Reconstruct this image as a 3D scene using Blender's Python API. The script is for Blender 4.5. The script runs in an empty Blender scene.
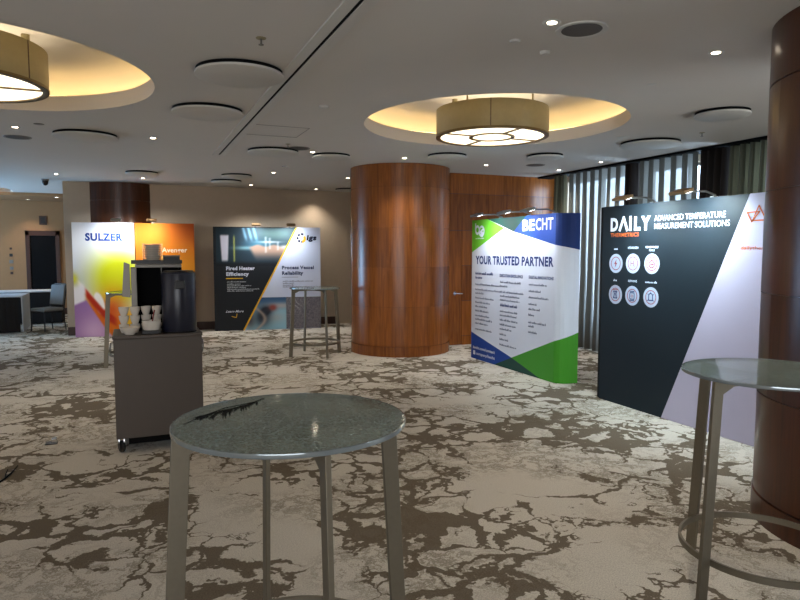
import bpy, bmesh, math, random
from mathutils import Vector, Matrix
random.seed(7)
PI = math.pi
S = bpy.context.scene
C = S.collection
H = 2.9                                    # ceiling height

# ------------------------------------------------------------------ camera, world, big lights, exposure
yaw, pitch = math.radians(22.8138), math.radians(4.378)
cd = bpy.data.cameras.new('camera'); cam = bpy.data.objects.new('camera', cd); C.objects.link(cam)
cam.location = (0, 0, 1.6)
cam.rotation_euler = (PI/2 - pitch, 0, -yaw)
cd.sensor_width = 36.0; cd.lens = 36.0*640/800; cd.clip_start = .05
S.camera = cam
S.view_settings.view_transform = 'Standard'
S.view_settings.look = 'None'
S.view_settings.gamma = 1
S.view_settings.exposure = 1.5
S.cycles.use_denoising = True
S.cycles.sample_clamp_indirect = 6
S.cycles.max_bounces = 8
w = bpy.data.worlds.new('daylight'); S.world = w; w.use_nodes = True
bg = w.node_tree.nodes['Background']; bg.inputs[0].default_value = (.55, .76, 1, 1); bg.inputs[1].default_value = 5.0

def area(name, loc, aim, sx, sy, power, col, spread=PI):
    l = bpy.data.lights.new(name, 'AREA'); l.shape = 'RECTANGLE'; l.size = sx; l.size_y = sy
    l.energy = power; l.color = col; l.spread = spread
    o = bpy.data.objects.new(name, l); C.objects.link(o); o.location = loc
    o.rotation_euler = (Vector(aim)-Vector(loc)).to_track_quat('-Z', 'Y').to_euler()
    return o
WARM = (1, .80, .58)
# daylight of the windows behind the curtains, of the rest of the hall behind the viewpoint, and of the lobby, plus added fill from the left
area('rear_window_daylight', (-1.0, -4.8, 1.5), (1.5, 6, 2.4), 8, 2.4, 118, (.93, .96, 1))
area('left_fill_light', (-5.8, 5.5, 1.5), (3, 7.0, 2.2), 8, 2.2, 14, (.97, .97, 1))  # added fill for the banners and back wall, no window on this side
area('right_window_daylight', (6.9, 0.9, 1.6), (2.5, 6.0, 1.2), 5, 2.2, 75, (.88, .94, 1))
area('lobby_daylight', (-5.8, 15.2, 1.3), (-2.0, 15.0, 2.9), 2.4, 1.8, 130, (.36, .64, 1))

# ------------------------------------------------------------------ materials
def lin(c):
    return tuple(((v/255)/12.92 if v/255 <= .04045 else ((v/255+.055)/1.055)**2.4) for v in c)
def nodes(m): return m.node_tree.nodes, m.node_tree.links
def mat(name, rgb, rough=.5, metal=0, var=.06, scale=30, bump=0, spec=.5, coat=0):
    m = bpy.data.materials.new(name); m.use_nodes = True
    N, L = nodes(m); b = N['Principled BSDF']
    c = lin(rgb)
    tc = N.new('ShaderNodeTexCoord'); n = N.new('ShaderNodeTexNoise'); n.inputs['Scale'].default_value = scale
    n.inputs['Detail'].default_value = 3
    L.new(tc.outputs['Object'], n.inputs['Vector'])
    r = N.new('ShaderNodeMix'); r.data_type = 'RGBA'
    r.inputs['A'].default_value = (*[v*(1-var) for v in c], 1)
    r.inputs['B'].default_value = (*[min(1, v*(1+var)) for v in c], 1)
    L.new(n.outputs['Fac'], r.inputs['Factor']); L.new(r.outputs['Result'], b.inputs['Base Color'])
    b.inputs['Roughness'].default_value = rough; b.inputs['Metallic'].default_value = metal
    b.inputs['Specular IOR Level'].default_value = spec
    if coat: b.inputs['Coat Weight'].default_value = coat; b.inputs['Coat Roughness'].default_value = .15
    if bump:
        bp = N.new('ShaderNodeBump'); bp.inputs['Strength'].default_value = bump; bp.inputs['Distance'].default_value = .01
        L.new(n.outputs['Fac'], bp.inputs['Height']); L.new(bp.outputs['Normal'], b.inputs['Normal'])
    return m
def glow(name, col, strength):
    m = bpy.data.materials.new(name); m.use_nodes = True
    N, L = nodes(m); b = N['Principled BSDF']
    b.inputs['Base Color'].default_value = (.8, .75, .65, 1)
    b.inputs['Emission Color'].default_value = (*col, 1); b.inputs['Emission Strength'].default_value = strength
    return m
def wood(name, a, b_, rough=.26):
    m = bpy.data.materials.new(name); m.use_nodes = True
    N, L = nodes(m); b = N['Principled BSDF']
    tc = N.new('ShaderNodeTexCoord'); mp = N.new('ShaderNodeMapping'); mp.inputs['Scale'].default_value = (14, 14, .9)
    n = N.new('ShaderNodeTexNoise'); n.inputs['Scale'].default_value = 2.2; n.inputs['Detail'].default_value = 6; n.inputs['Distortion'].default_value = .6
    L.new(tc.outputs['Object'], mp.inputs['Vector']); L.new(mp.outputs['Vector'], n.inputs['Vector'])
    g = N.new('ShaderNodeNewGeometry')
    ad = N.new('ShaderNodeMath'); ad.operation = 'MULTIPLY_ADD'; ad.inputs[1].default_value = .32
    L.new(g.outputs['Random Per Island'], ad.inputs[0]); L.new(n.outputs['Fac'], ad.inputs[2])
    r = N.new('ShaderNodeValToRGB')
    r.color_ramp.elements[0].position = .35; r.color_ramp.elements[0].color = (*lin(a), 1)
    r.color_ramp.elements[1].position = 1.0; r.color_ramp.elements[1].color = (*lin(b_), 1)
    L.new(ad.outputs[0], r.inputs['Fac']); L.new(r.outputs['Color'], b.inputs['Base Color'])
    b.inputs['Roughness'].default_value = rough; b.inputs['Specular IOR Level'].default_value = .4; b.inputs['Coat Weight'].default_value = .12; b.inputs['Coat Roughness'].default_value = .3
    return m
def carpet():
    m = bpy.data.materials.new('patterned_carpet'); m.use_nodes = True
    N, L = nodes(m); b = N['Principled BSDF']
    def noise(scale, det=4, rough=.55, vec=None, dist=0):
        n = N.new('ShaderNodeTexNoise'); n.inputs['Scale'].default_value = scale; n.inputs['Detail'].default_value = det
        n.inputs['Roughness'].default_value = rough; n.inputs['Distortion'].default_value = dist
        L.new(vec, n.inputs['Vector']); return n
    def mth(op, a, c=None, d=None):
        n = N.new('ShaderNodeMath'); n.operation = op
        for i, v in enumerate((a, c, d)):
            if v is None: continue
            if isinstance(v, (int, float)): n.inputs[i].default_value = v
            else: L.new(v, n.inputs[i])
        return n.outputs[0]
    def ramp(v, lo, hi, a=0, c=1):
        n = N.new('ShaderNodeMapRange'); n.interpolation_type = 'SMOOTHSTEP'
        n.inputs['From Min'].default_value = lo; n.inputs['From Max'].default_value = hi
        n.inputs['To Min'].default_value = a; n.inputs['To Max'].default_value = c
        L.new(v, n.inputs['Value']); return n.outputs[0]
    tc = N.new('ShaderNodeTexCoord'); P = tc.outputs['Object']
    nd = noise(2.6, 5, .6, P)
    sub = N.new('ShaderNodeVectorMath'); sub.operation = 'SUBTRACT'; sub.inputs[1].default_value = (.5, .5, .5); L.new(nd.outputs['Color'], sub.inputs[0])
    sc = N.new('ShaderNodeVectorMath'); sc.operation = 'SCALE'; sc.inputs['Scale'].default_value = .55; L.new(sub.outputs[0], sc.inputs[0])
    av = N.new('ShaderNodeVectorMath'); av.operation = 'ADD'; L.new(P, av.inputs[0]); L.new(sc.outputs[0], av.inputs[1])
    W = av.outputs[0]
    def vor(scale, vec):
        v = N.new('ShaderNodeTexVoronoi'); v.feature = 'DISTANCE_TO_EDGE'; v.inputs['Scale'].default_value = scale
        L.new(vec, v.inputs['Vector']); return v.outputs['Distance']
    # the width of the ink lines grows where a slow noise is high: lines swell into blots
    n1 = noise(.95, 3, .5, P).outputs['Fac']
    w1 = ramp(n1, .40, .72, -.014, .21)
    m1 = ramp(mth('SUBTRACT', w1, vor(3.3, W)), -.006, .012)
    n2 = noise(1.7, 3, .5, P, 0).outputs['Fac']
    w2 = ramp(n2, .40, .68, -.02, .055)
    m2 = ramp(mth('SUBTRACT', w2, vor(1.5, W)), -.006, .012)
    n3 = noise(1.9, 7, .6, W, .4).outputs['Fac']
    m3 = ramp(n3, .60, .622)
    ink = mth('MAXIMUM', mth('MAXIMUM', m1, m2), m3)
    # faint veins and mottling in the pale ground
    n4 = noise(5.5, 8, .75, W).outputs['Fac']
    vein = ramp(mth('ABSOLUTE', mth('SUBTRACT', n4, .5)), .0, .06, .75, 0)
    n5 = noise(1.1, 2, .5, P).outputs['Fac']
    vein = mth('MULTIPLY', vein, ramp(n5, .4, .62))
    fine = noise(140, 2, .6, P).outputs['Fac']
    base = N.new('ShaderNodeMix'); base.data_type = 'RGBA'
    base.inputs['A'].default_value = (*lin((214, 207, 195)), 1); base.inputs['B'].default_value = (*lin((128, 116, 98)), 1)
    L.new(vein, base.inputs['Factor'])
    mx = N.new('ShaderNodeMix'); mx.data_type = 'RGBA'; mx.inputs['B'].default_value = (*lin((108, 96, 80)), 1)
    L.new(base.outputs['Result'], mx.inputs['A']); L.new(mth('MULTIPLY', ink, .93), mx.inputs['Factor'])
    mul = N.new('ShaderNodeMix'); mul.data_type = 'RGBA'; mul.blend_type = 'MULTIPLY'; mul.inputs['Factor'].default_value = 1
    fr = ramp(fine, .25, .75, .66, 1.0)
    L.new(mx.outputs['Result'], mul.inputs['A']); L.new(fr, mul.inputs['B'])
    L.new(mul.outputs['Result'], b.inputs['Base Color'])
    b.inputs['Roughness'].default_value = 1; b.inputs['Specular IOR Level'].default_value = .05
    bp = N.new('ShaderNodeBump'); bp.inputs['Strength'].default_value = .5; bp.inputs['Distance'].default_value = .006
    L.new(fine, bp.inputs['Height']); L.new(bp.outputs['Normal'], b.inputs['Normal'])
    return m
def glass_top():
    m = bpy.data.materials.new('textured_table_glass'); m.use_nodes = True
    N, L = nodes(m); out = N['Material Output']; b = N['Principled BSDF']
    b.inputs['Base Color'].default_value = (*lin((146, 164, 156)), 1); b.inputs['Roughness'].default_value = .05
    b.inputs['IOR'].default_value = 1.7; b.inputs['Specular IOR Level'].default_value = .8
    tc = N.new('ShaderNodeTexCoord'); n = N.new('ShaderNodeTexNoise'); n.inputs['Scale'].default_value = 110
    L.new(tc.outputs['Object'], n.inputs['Vector'])
    bp = N.new('ShaderNodeBump'); bp.inputs['Strength'].default_value = .10; bp.inputs['Distance'].default_value = .001
    L.new(n.outputs['Fac'], bp.inputs['Height']); L.new(bp.outputs['Normal'], b.inputs['Normal'])
    cr = N.new('ShaderNodeValToRGB'); cr.color_ramp.elements[0].position = .35; cr.color_ramp.elements[1].position = .65
    cr.color_ramp.elements[0].color = (*lin((112, 126, 120)), 1); cr.color_ramp.elements[1].color = (*lin((176, 190, 182)), 1)
    L.new(n.outputs['Fac'], cr.inputs['Fac']); L.new(cr.outputs['Color'], b.inputs['Base Color'])
    tr = N.new('ShaderNodeBsdfTransparent'); tr.inputs[0].default_value = (.80, .88, .83, 1)
    mx = N.new('ShaderNodeMixShader'); mx.inputs[0].default_value = .62
    L.new(tr.outputs[0], mx.inputs[1]); L.new(b.outputs[0], mx.inputs[2]); L.new(mx.outputs[0], out.inputs['Surface'])
    return m
def clear(name, tint, fac):
    m = bpy.data.materials.new(name); m.use_nodes = True
    N, L = nodes(m); out = N['Material Output']; b = N['Principled BSDF']
    b.inputs['Base Color'].default_value = (*tint, 1); b.inputs['Roughness'].default_value = .06
    tr = N.new('ShaderNodeBsdfTransparent'); mx = N.new('ShaderNodeMixShader'); mx.inputs[0].default_value = fac
    L.new(tr.outputs[0], mx.inputs[1]); L.new(b.outputs[0], mx.inputs[2]); L.new(mx.outputs[0], out.inputs['Surface'])
    return m
def cloth(name, rgb, transl=.4, transp=.0):
    m = bpy.data.materials.new(name); m.use_nodes = True
    N, L = nodes(m); out = N['Material Output']; b = N['Principled BSDF']
    c = lin(rgb)
    tc = N.new('ShaderNodeTexCoord'); n = N.new('ShaderNodeTexNoise'); n.inputs['Scale'].default_value = 60
    L.new(tc.outputs['Object'], n.inputs['Vector'])
    r = N.new('ShaderNodeMix'); r.data_type = 'RGBA'; r.inputs['A'].default_value = (*[v*.9 for v in c], 1); r.inputs['B'].default_value = (*[min(1, v*1.1) for v in c], 1)
    L.new(n.outputs['Fac'], r.inputs['Factor']); L.new(r.outputs['Result'], b.inputs['Base Color'])
    b.inputs['Roughness'].default_value = .9; b.inputs['Specular IOR Level'].default_value = .1
    t = N.new('ShaderNodeBsdfTranslucent'); L.new(r.outputs['Result'], t.inputs['Color'])
    m1 = N.new('ShaderNodeMixShader'); m1.inputs[0].default_value = transl
    L.new(b.outputs[0], m1.inputs[1]); L.new(t.outputs[0], m1.inputs[2])
    tr = N.new('ShaderNodeBsdfTransparent'); m2 = N.new('ShaderNodeMixShader'); m2.inputs[0].default_value = transp
    L.new(m1.outputs[0], m2.inputs[1]); L.new(tr.outputs[0], m2.inputs[2]); L.new(m2.outputs[0], out.inputs['Surface'])
    return m
def attr_mat(name, rough=.6):
    m = bpy.data.materials.new(name); m.use_nodes = True
    N, L = nodes(m); b = N['Principled BSDF']; a = N.new('ShaderNodeAttribute'); a.attribute_name = 'print'
    L.new(a.outputs['Color'], b.inputs['Base Color']); b.inputs['Roughness'].default_value = rough; b.inputs['Specular IOR Level'].default_value = .2
    return m
def print_mat(name, rgb): return mat(name, rgb, .55, 0, .02, 8, spec=.25)

CARPET = carpet()
CEIL = mat('ceiling_paint', (206, 201, 194), .9, 0, .02, 3)
WALL = mat('beige_wall_covering', (190, 173, 152), .85, 0, .05, 12)
LOBWALL = mat('warm_wall_covering', (150, 112, 74), .85, 0, .05, 12)
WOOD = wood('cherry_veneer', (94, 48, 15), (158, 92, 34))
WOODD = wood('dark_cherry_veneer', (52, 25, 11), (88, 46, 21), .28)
DARKW = mat('dark_wood_trim', (58, 30, 18), .4, 0, .15, 20)
STEEL = mat('brushed_nickel', (124, 117, 103), .5, .8, .08, 60)
CHROME = mat('chrome', (200, 200, 205), .12, 1, .03)
BRONZE = mat('brushed_brass', (140, 130, 98), .5, .35, .10, 18)
BLACK = mat('black_plastic', (18, 18, 20), .35, 0, .1)
BLACKM = mat('matt_black', (9, 9, 10), .8, 0, .1, spec=.12)
NAVY = mat('dark_navy_enamel', (22, 25, 42), .3, 0, .06, spec=.5)
GREY = mat('grey_metal', (120, 116, 110), .4, .6, .06)
CARTM = mat('taupe_laminate', (78, 68, 60), .5, 0, .04, 14)
WHITE = mat('white_porcelain', (215, 208, 198), .2, 0, .03)
WPAINT = mat('white_enamel', (200, 198, 192), .5, 0, .03)
DISC = mat('disc_white', (196, 193, 186), .6, 0, .03)
GLASS = glass_top()
GEDGE = mat('polished_glass_edge', (150, 160, 165), .12, .55, .05)
PANE = clear('window_glass', (.8, .9, 1), .06)
ACRY = clear('clear_acrylic', (.85, .88, .9), .22)
LAMPG = glow('lamp_glow', (1, .86, .66), 9)
DIFF = glow('opal_diffuser', (1, .84, .60), 1.0)
LED = glow('led_strip', (1, .68, .28), 3.8)
SPOTG = glow('led_lens', (.9, .95, 1), 5)
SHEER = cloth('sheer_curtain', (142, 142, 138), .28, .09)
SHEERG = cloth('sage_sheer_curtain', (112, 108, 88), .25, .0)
DRAPE = cloth('dark_drape', (42, 36, 33), .05, 0)
SEATF = mat('grey_upholstery', (120, 118, 116), .9, 0, .1, 50)
CLOTHW = mat('white_tablecloth', (196, 200, 208), .8, 0, .03)
CLOTHB = mat('black_table_skirt', (24, 19, 17), .9, 0, .1)

# ------------------------------------------------------------------ mesh helpers
def new(): return bmesh.new()
def setmat(fs, i):
    for f in fs: f.material_index = i
def box(bm, x0, x1, y0, y1, z0, z1, mi=0):
    v = [bm.verts.new(p) for p in ((x0,y0,z0),(x1,y0,z0),(x1,y1,z0),(x0,y1,z0),(x0,y0,z1),(x1,y0,z1),(x1,y1,z1),(x0,y1,z1))]
    fs = [bm.faces.new([v[i] for i in q]) for q in ((3,2,1,0),(4,5,6,7),(0,1,5,4),(1,2,6,5),(2,3,7,6),(3,0,4,7))]
    setmat(fs, mi); return fs
def prism(bm, pts, axis, a, b, mi=0):
    """polygon pts in the plane across axis, extruded from a to b"""
    def P(p, t): return {'x': (t, p[0], p[1]), 'y': (p[0], t, p[1]), 'z': (p[0], p[1], t)}[axis]
    A = [bm.verts.new(P(p, a)) for p in pts]; B = [bm.verts.new(P(p, b)) for p in pts]
    n = len(pts); fs = [bm.faces.new(A), bm.faces.new(B[::-1])]
    for i in range(n): fs.append(bm.faces.new((A[i], B[i], B[(i+1) % n], A[(i+1) % n])))
    setmat(fs, mi); return fs
def lathe(bm, prof, cx=0, cy=0, seg=48, mi=0, closed=False):
    rings = []
    for r, z in prof:
        if r < 1e-5: rings.append([bm.verts.new((cx, cy, z))])
        else: rings.append([bm.verts.new((cx+r*math.cos(2*PI*i/seg), cy+r*math.sin(2*PI*i/seg), z)) for i in range(seg)])
    k = len(rings)
    for q in range(k if closed else k-1):
        a, b = rings[q], rings[(q+1) % k]
        for i in range(seg):
            j = (i+1) % seg
            if len(a) == 1 and len(b) == 1: continue
            if len(a) == 1: f = bm.faces.new((a[0], b[j], b[i]))
            elif len(b) == 1: f = bm.faces.new((a[i], a[j], b[0]))
            else: f = bm.faces.new((a[i], a[j], b[j], b[i]))
            f.material_index = mi; f.smooth = True
def tube(bm, pts, r, seg=10, mi=0):
    pts = [Vector(p) for p in pts]; rings = []
    for k, p in enumerate(pts):
        d = (pts[min(k+1, len(pts)-1)] - pts[max(k-1, 0)]).normalized()
        u = d.orthogonal().normalized() if k == 0 else (u - d*u.dot(d)).normalized()
        v = d.cross(u)
        rr = r[k] if isinstance(r, (list, tuple)) else r
        rings.append([bm.verts.new(p + (u*math.cos(2*PI*i/seg) + v*math.sin(2*PI*i/seg))*rr) for i in range(seg)])
    for a, b in zip(rings, rings[1:]):
        for i in range(seg):
            f = bm.faces.new((a[i], a[(i+1) % seg], b[(i+1) % seg], b[i])); f.smooth = True; f.material_index = mi
    for q in (rings[0][::-1], rings[-1]): bm.faces.new(q).material_index = mi
def obj(name, bm, mats, parent=None, loc=(0,0,0), bevel=0, fix=True, rotz=0):
    if fix: bmesh.ops.recalc_face_normals(bm, faces=bm.faces)
    me = bpy.data.meshes.new(name); bm.to_mesh(me); bm.free()
    me.set_sharp_from_angle(angle=math.radians(38))
    for m in (mats if isinstance(mats, (list, tuple)) else [mats]): me.materials.append(m)
    o = bpy.data.objects.new(name, me); C.objects.link(o); o.location = loc; o.rotation_euler = (0, 0, rotz)
    if parent: o.parent = parent
    if bevel:
        b = o.modifiers.new('bevel', 'BEVEL'); b.width = bevel; b.segments = 2; b.limit_method = 'ANGLE'
    return o
def tag(o, label, cat, group=None):
    o['label'] = label; o['category'] = cat
    if group: o['group'] = group
    return o
def thing(name, label, cat, loc=(0,0,0), rotz=0, group=None):
    o = bpy.data.objects.new(name, None); C.objects.link(o); o.location = loc; o.rotation_euler = (0,0,rotz); o.empty_display_size = .1
    return tag(o, label, cat, group)
def struct(o, label=None):
    o['kind'] = 'structure'
    if label: o['label'] = label
    return o
def dup(root, loc, rotz=None, label=None):
    r = root.copy(); C.objects.link(r); r.location = loc
    if rotz is not None: r.rotation_euler = (0, 0, rotz)
    if label: r['label'] = label
    for ch in list(root.children):
        c = ch.copy(); C.objects.link(c); c.parent = r
        for g in list(ch.children):
            d = g.copy(); C.objects.link(d); d.parent = c
    return r
def spot(parent, loc, aim, power, col, angle, blend=.6, size=.04):
    l = bpy.data.lights.new('lamp_light', 'SPOT'); l.energy = power; l.color = col; l.spot_size = math.radians(angle); l.spot_blend = blend; l.shadow_soft_size = size
    o = bpy.data.objects.new('lamp_light', l); C.objects.link(o); o.parent = parent; o.location = loc
    o.rotation_euler = (Vector(aim)-Vector(loc)).to_track_quat('-Z', 'Y').to_euler()
    return o

# ------------------------------------------------------------------ room shell
XL, XR, YB, YF = -6.0, 7.1, 13.55, -5.0     # left wall, window wall, back wall, rear wall
WX = -1.125                                  # where the back wall ends and the lobby opens
LB = 18.2                                    # lobby back wall
bm = new(); box(bm, XL-.1, XR+.1, YF-.1, LB+.1, -.06, 0); struct(obj('floor', bm, CARPET))
COVES = [(3.5, 5.83), (-1.115, 5.60), (-3.62, 16.0)]
CR = 1.335
def ceil_piece(name, rect, holes):
    bm = new(); es = []
    def loop(pts):
        v = [bm.verts.new((*p, H)) for p in pts]
        for i in range(len(v)): es.append(bm.edges.new((v[i], v[(i+1) % len(v)])))
    x0, x1, y0, y1 = rect
    loop([(x0,y0),(x1,y0),(x1,y1),(x0,y1)])
    for c in holes: loop([(c[0]+CR*math.cos(2*PI*i/96), c[1]+CR*math.sin(2*PI*i/96)) for i in range(96)])
    bmesh.ops.triangle_fill(bm, use_beauty=True, use_dissolve=False, edges=es)
    for f in bm.faces:
        f.normal_update()
        if f.normal.z > 0: f.normal_flip()
    return struct(obj(name, bm, CEIL, fix=False))
ceil_piece('ceiling', (XL, XR, YF, YB), COVES[:2])
ceil_piece('ceiling_lobby', (XL, WX, YB, LB), COVES[2:])
bm = new(); box(bm, XL, WX, 16.5, LB, H-.07, H-.001); struct(obj('ceiling_lobby_soffit', bm, LOBWALL))
for i, c in enumerate(COVES):
    bm = new()
    lathe(bm, [(CR+.03, H-.002), (CR, H-.002), (CR, H+.13), (CR+.02, H+.14), (CR+.17, H+.14), (CR+.17, H+.20), (CR+.13, H+.28), (CR+.04, H+.335), (CR-.08, H+.35), (0, H+.35)], c[0], c[1], 96)
    cv = struct(obj('trim_%d' % (i+1), bm, CEIL), 'round lit recess in the ceiling')
    bm = new(); lathe(bm, [(CR+.08, H+.145), (CR+.11, H+.145), (CR+.11, H+.155), (CR+.08, H+.155)], c[0], c[1], 96, closed=True)
    obj('led_strip', bm, LED, cv)
# walls
bm = new(); box(bm, WX, XR, YB, YB+.15, 0, H); struct(obj('wall_back', bm, WALL))
bm = new(); box(bm, XL-.1, XL, YF, LB, 0, H); struct(obj('wall_left', bm, WALL))
bm = new(); box(bm, XL, XR, YF-.1, YF, 0, H); struct(obj('wall_rear', bm, WALL))
bm = new(); box(bm, XL, WX, LB, LB+.1, 0, H); struct(obj('wall_lobby', bm, LOBWALL))
bm = new(); box(bm, WX, WX+.1, YB+.15, LB, 0, H); struct(obj('wall_lobby_side', bm, LOBWALL))
bm = new(); box(bm, 4.2, XR, 9.62, 9.75, 0, H); struct(obj('wall_end_core', bm, DARKW))
# baseboards
bm = new(); box(bm, WX, 4.2, YB-.02, YB, 0, .16); struct(obj('baseboard_back', bm, DARKW, bevel=.004))
bm = new(); box(bm, XL, WX, LB-.02, LB, 0, .16); struct(obj('baseboard_lobby', bm, DARKW, bevel=.004))
# window wall with openings
OPEN = [(7.62, 9.3), (6.0, 7.4), (3.9, 5.75)]
WZ0, WZ1 = .36, 2.80
bm = new()
ys = [YF] + sum([[a, b] for a, b in sorted(OPEN)], []) + [YB]
for i in range(0, len(ys), 2): box(bm, XR, XR+.14, ys[i], ys[i+1], 0, H)
for a, b in OPEN: box(bm, XR, XR+.14, a, b, 0, WZ0); box(bm, XR, XR+.14, a, b, WZ1, H)
struct(obj('wall_right', bm, WALL))
for k, (a, b) in enumerate(OPEN):
    bm = new()
    for y in (a, (a+b)/2-.02, b-.04): box(bm, XR+.05, XR+.10, y, y+.04, WZ0, WZ1)
    for z in (WZ0, WZ1-.04): box(bm, XR+.051, XR+.099, a, b, z, z+.04)
    f = struct(obj('window_%d' % (k+1), bm, GREY))
    bm = new(); box(bm, XR+.07, XR+.076, a, b, WZ0, WZ1); obj('pane', bm, PANE, f)
    pt = area('window_portal', (XR+.13, (a+b)/2, (WZ0+WZ1)/2), (0, (a+b)/2, (WZ0+WZ1)/2), b-a, WZ1-WZ0, 1, (1, 1, 1)); pt.data.cycles.is_portal = True
bm = new(); box(bm, XR-.10, XR, 3.9, 9.6, 0, .34); struct(obj('baseboard_right', bm, DARKW, bevel=.005))

# wood-panelled end wall: courses of veneer panels with open joints
COURSES = [(0, .155), (.16, .755), (.76, 1.355), (1.36, 1.945), (1.95, 2.555), (2.56, H)]
bm = new()
for ci, (z0, z1) in enumerate(COURSES):
    xs = [4.3, 4.95, 5.69, 6.2, 6.79, XR] if ci % 2 == 0 else [4.3, 4.95, 5.4, 6.0, 6.5, XR]
    for a, b in zip(xs, xs[1:]):
        if a < 5.2 and b > 4.96 and z1 < 2.2 and z0 < 1.95: a = max(a, 5.178)
        if b - a > .02: box(bm, a+.002, b-.002, 9.60, 9.62, z0, z1-.002)
struct(obj('wall_end', bm, WOOD))
# leaf of the concealed door in it
bm = new(); box(bm, 4.70, 5.17, 9.597, 9.618, .01, 1.94)
d = struct(obj('door_1', bm, WOOD))
bm = new(); lathe(bm, [(0, 0), (.032, 0), (.032, .008), (0, .008)], seg=20)
hb = obj('handle_plate', bm, CHROME, d, (5.04, 9.597, .885)); hb.rotation_euler = (PI/2, 0, 0)
bm = new(); tube(bm, [(5.04, 9.59, .885), (5.04, 9.545, .885), (5.06, 9.54, .885), (5.16, 9.54, .882)], .011); obj('handle', bm, CHROME, d)

# round columns
def column(name, cx, cy, r, m, label, z0=0, seg=72, offs=0):
    bm = new(); lathe(bm, [(r-.012, z0), (r-.012, H)], cx, cy, seg)
    for ci, (a, b) in enumerate(COURSES):
        if b <= z0: continue
        a = max(a, z0); rr = r + (.008 if ci == 0 else 0)
        n = 4
        for q in range(n):
            t0 = 2*PI*(q + (.5 if ci % 2 else 0))/n + offs + .0018/r; t1 = 2*PI*(q+1 + (.5 if ci % 2 else 0))/n + offs - .0018/r
            k = seg//n; prev = None
            for s in range(k+1):
                t = t0+(t1-t0)*s/k
                cs, sn = math.cos(t), math.sin(t)
                cur = [bm.verts.new((cx+rr*cs, cy+rr*sn, z)) for z in (a, b-.003)] + [bm.verts.new((cx+(rr-.02)*cs, cy+(rr-.02)*sn, z)) for z in (b-.003, a)]
                if prev:
                    for e in range(4):
                        f = bm.faces.new((prev[e], cur[e], cur[(e+1) % 4], prev[(e+1) % 4])); f.smooth = (e == 0)
                    for q_ in (0, 2): bm.edges.get((prev[q_], cur[q_])).smooth = False; bm.edges.get((prev[q_+1], cur[q_+1])).smooth = False
                prev = cur
    return struct(obj(name, bm, m, fix=True), label)
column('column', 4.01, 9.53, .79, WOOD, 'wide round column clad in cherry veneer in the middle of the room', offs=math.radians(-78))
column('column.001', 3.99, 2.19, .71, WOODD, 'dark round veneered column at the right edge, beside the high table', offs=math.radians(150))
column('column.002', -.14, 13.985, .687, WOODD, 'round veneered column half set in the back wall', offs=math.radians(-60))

# partition track in the ceiling
bm = new(); box(bm, 1.06, 1.13, YF, 9.0, H-.012, H); box(bm, 1.155, 1.225, YF, 9.0, H-.012, H); box(bm, 1.06, 1.225, 9.0, 9.04, H-.012, H)
tk = struct(obj('trim_4', bm, WPAINT), 'long ceiling track with a dark slot')
bm = new(); box(bm, 1.13, 1.155, YF, 9.0, H-.006, H-.001); obj('slot', bm, BLACKM, tk)
# lift door in the lobby
LY = LB - .001
x0, x1 = -2.37, -1.62
bm = new(); box(bm, x0, x0+.09, LY-.05, LY, 0, 2.10); box(bm, x1-.09, x1, LY-.05, LY, 0, 2.10); box(bm, x0, x1, LY-.05, LY, 1.98, 2.10)
d = struct(obj('door_2', bm, DARKW, bevel=.004))
bm = new(); box(bm, x0+.09, x1-.09, LY-.02, LY, 0, 1.98); obj('leaf', bm, BLACKM, d)

# ------------------------------------------------------------------ curtains
def curtain(name, label, y0, y1, m, x=6.8, amp=.09, pitch_=.18, grp=None, ph=0):
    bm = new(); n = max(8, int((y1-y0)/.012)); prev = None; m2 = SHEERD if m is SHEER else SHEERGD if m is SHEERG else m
    for i in range(n+1):
        y = y0+(y1-y0)*i/n; t = 2*PI*y/pitch_+ph
        wv = math.sin(t+.5*math.sin(y*5.1))
        cols = []
        for z, k in ((2.87, .75), (2.2, .9), (1.2, 1), (.03, 1.15)):
            cols.append(bm.verts.new((x+amp*k*wv+.012*math.sin(y*3+z), y+.02*k*math.cos(t), z)))
        if prev:
            for a in range(3):
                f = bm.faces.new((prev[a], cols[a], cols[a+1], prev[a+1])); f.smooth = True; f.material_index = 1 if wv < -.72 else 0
        prev = cols
    return tag(obj(name, bm, [m, m2], fix=False), label, 'curtain', grp)
SHEERD = cloth('fold_shade_sheer', (92, 90, 84), .10, 0); SHEERGD = cloth('fold_shade_sage_sheer', (82, 80, 66), .06, 0)  # darker copies of the sheers: fold shade painted on the pleat crests
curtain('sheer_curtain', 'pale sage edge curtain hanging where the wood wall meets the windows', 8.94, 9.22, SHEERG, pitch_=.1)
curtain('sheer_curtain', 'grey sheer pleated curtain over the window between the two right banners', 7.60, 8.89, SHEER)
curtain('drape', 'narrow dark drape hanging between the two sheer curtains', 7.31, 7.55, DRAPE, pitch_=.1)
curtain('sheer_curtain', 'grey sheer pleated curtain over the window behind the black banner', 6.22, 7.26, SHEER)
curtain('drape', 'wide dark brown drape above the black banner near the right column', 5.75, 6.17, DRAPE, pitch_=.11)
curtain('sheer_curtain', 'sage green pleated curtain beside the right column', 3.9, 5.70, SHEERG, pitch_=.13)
bm = new(); box(bm, 6.66, 6.94, 3.9, 9.58, H-.03, H-.002); struct(obj('trim_5', bm, BLACKM), 'curtain track at the ceiling')

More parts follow.
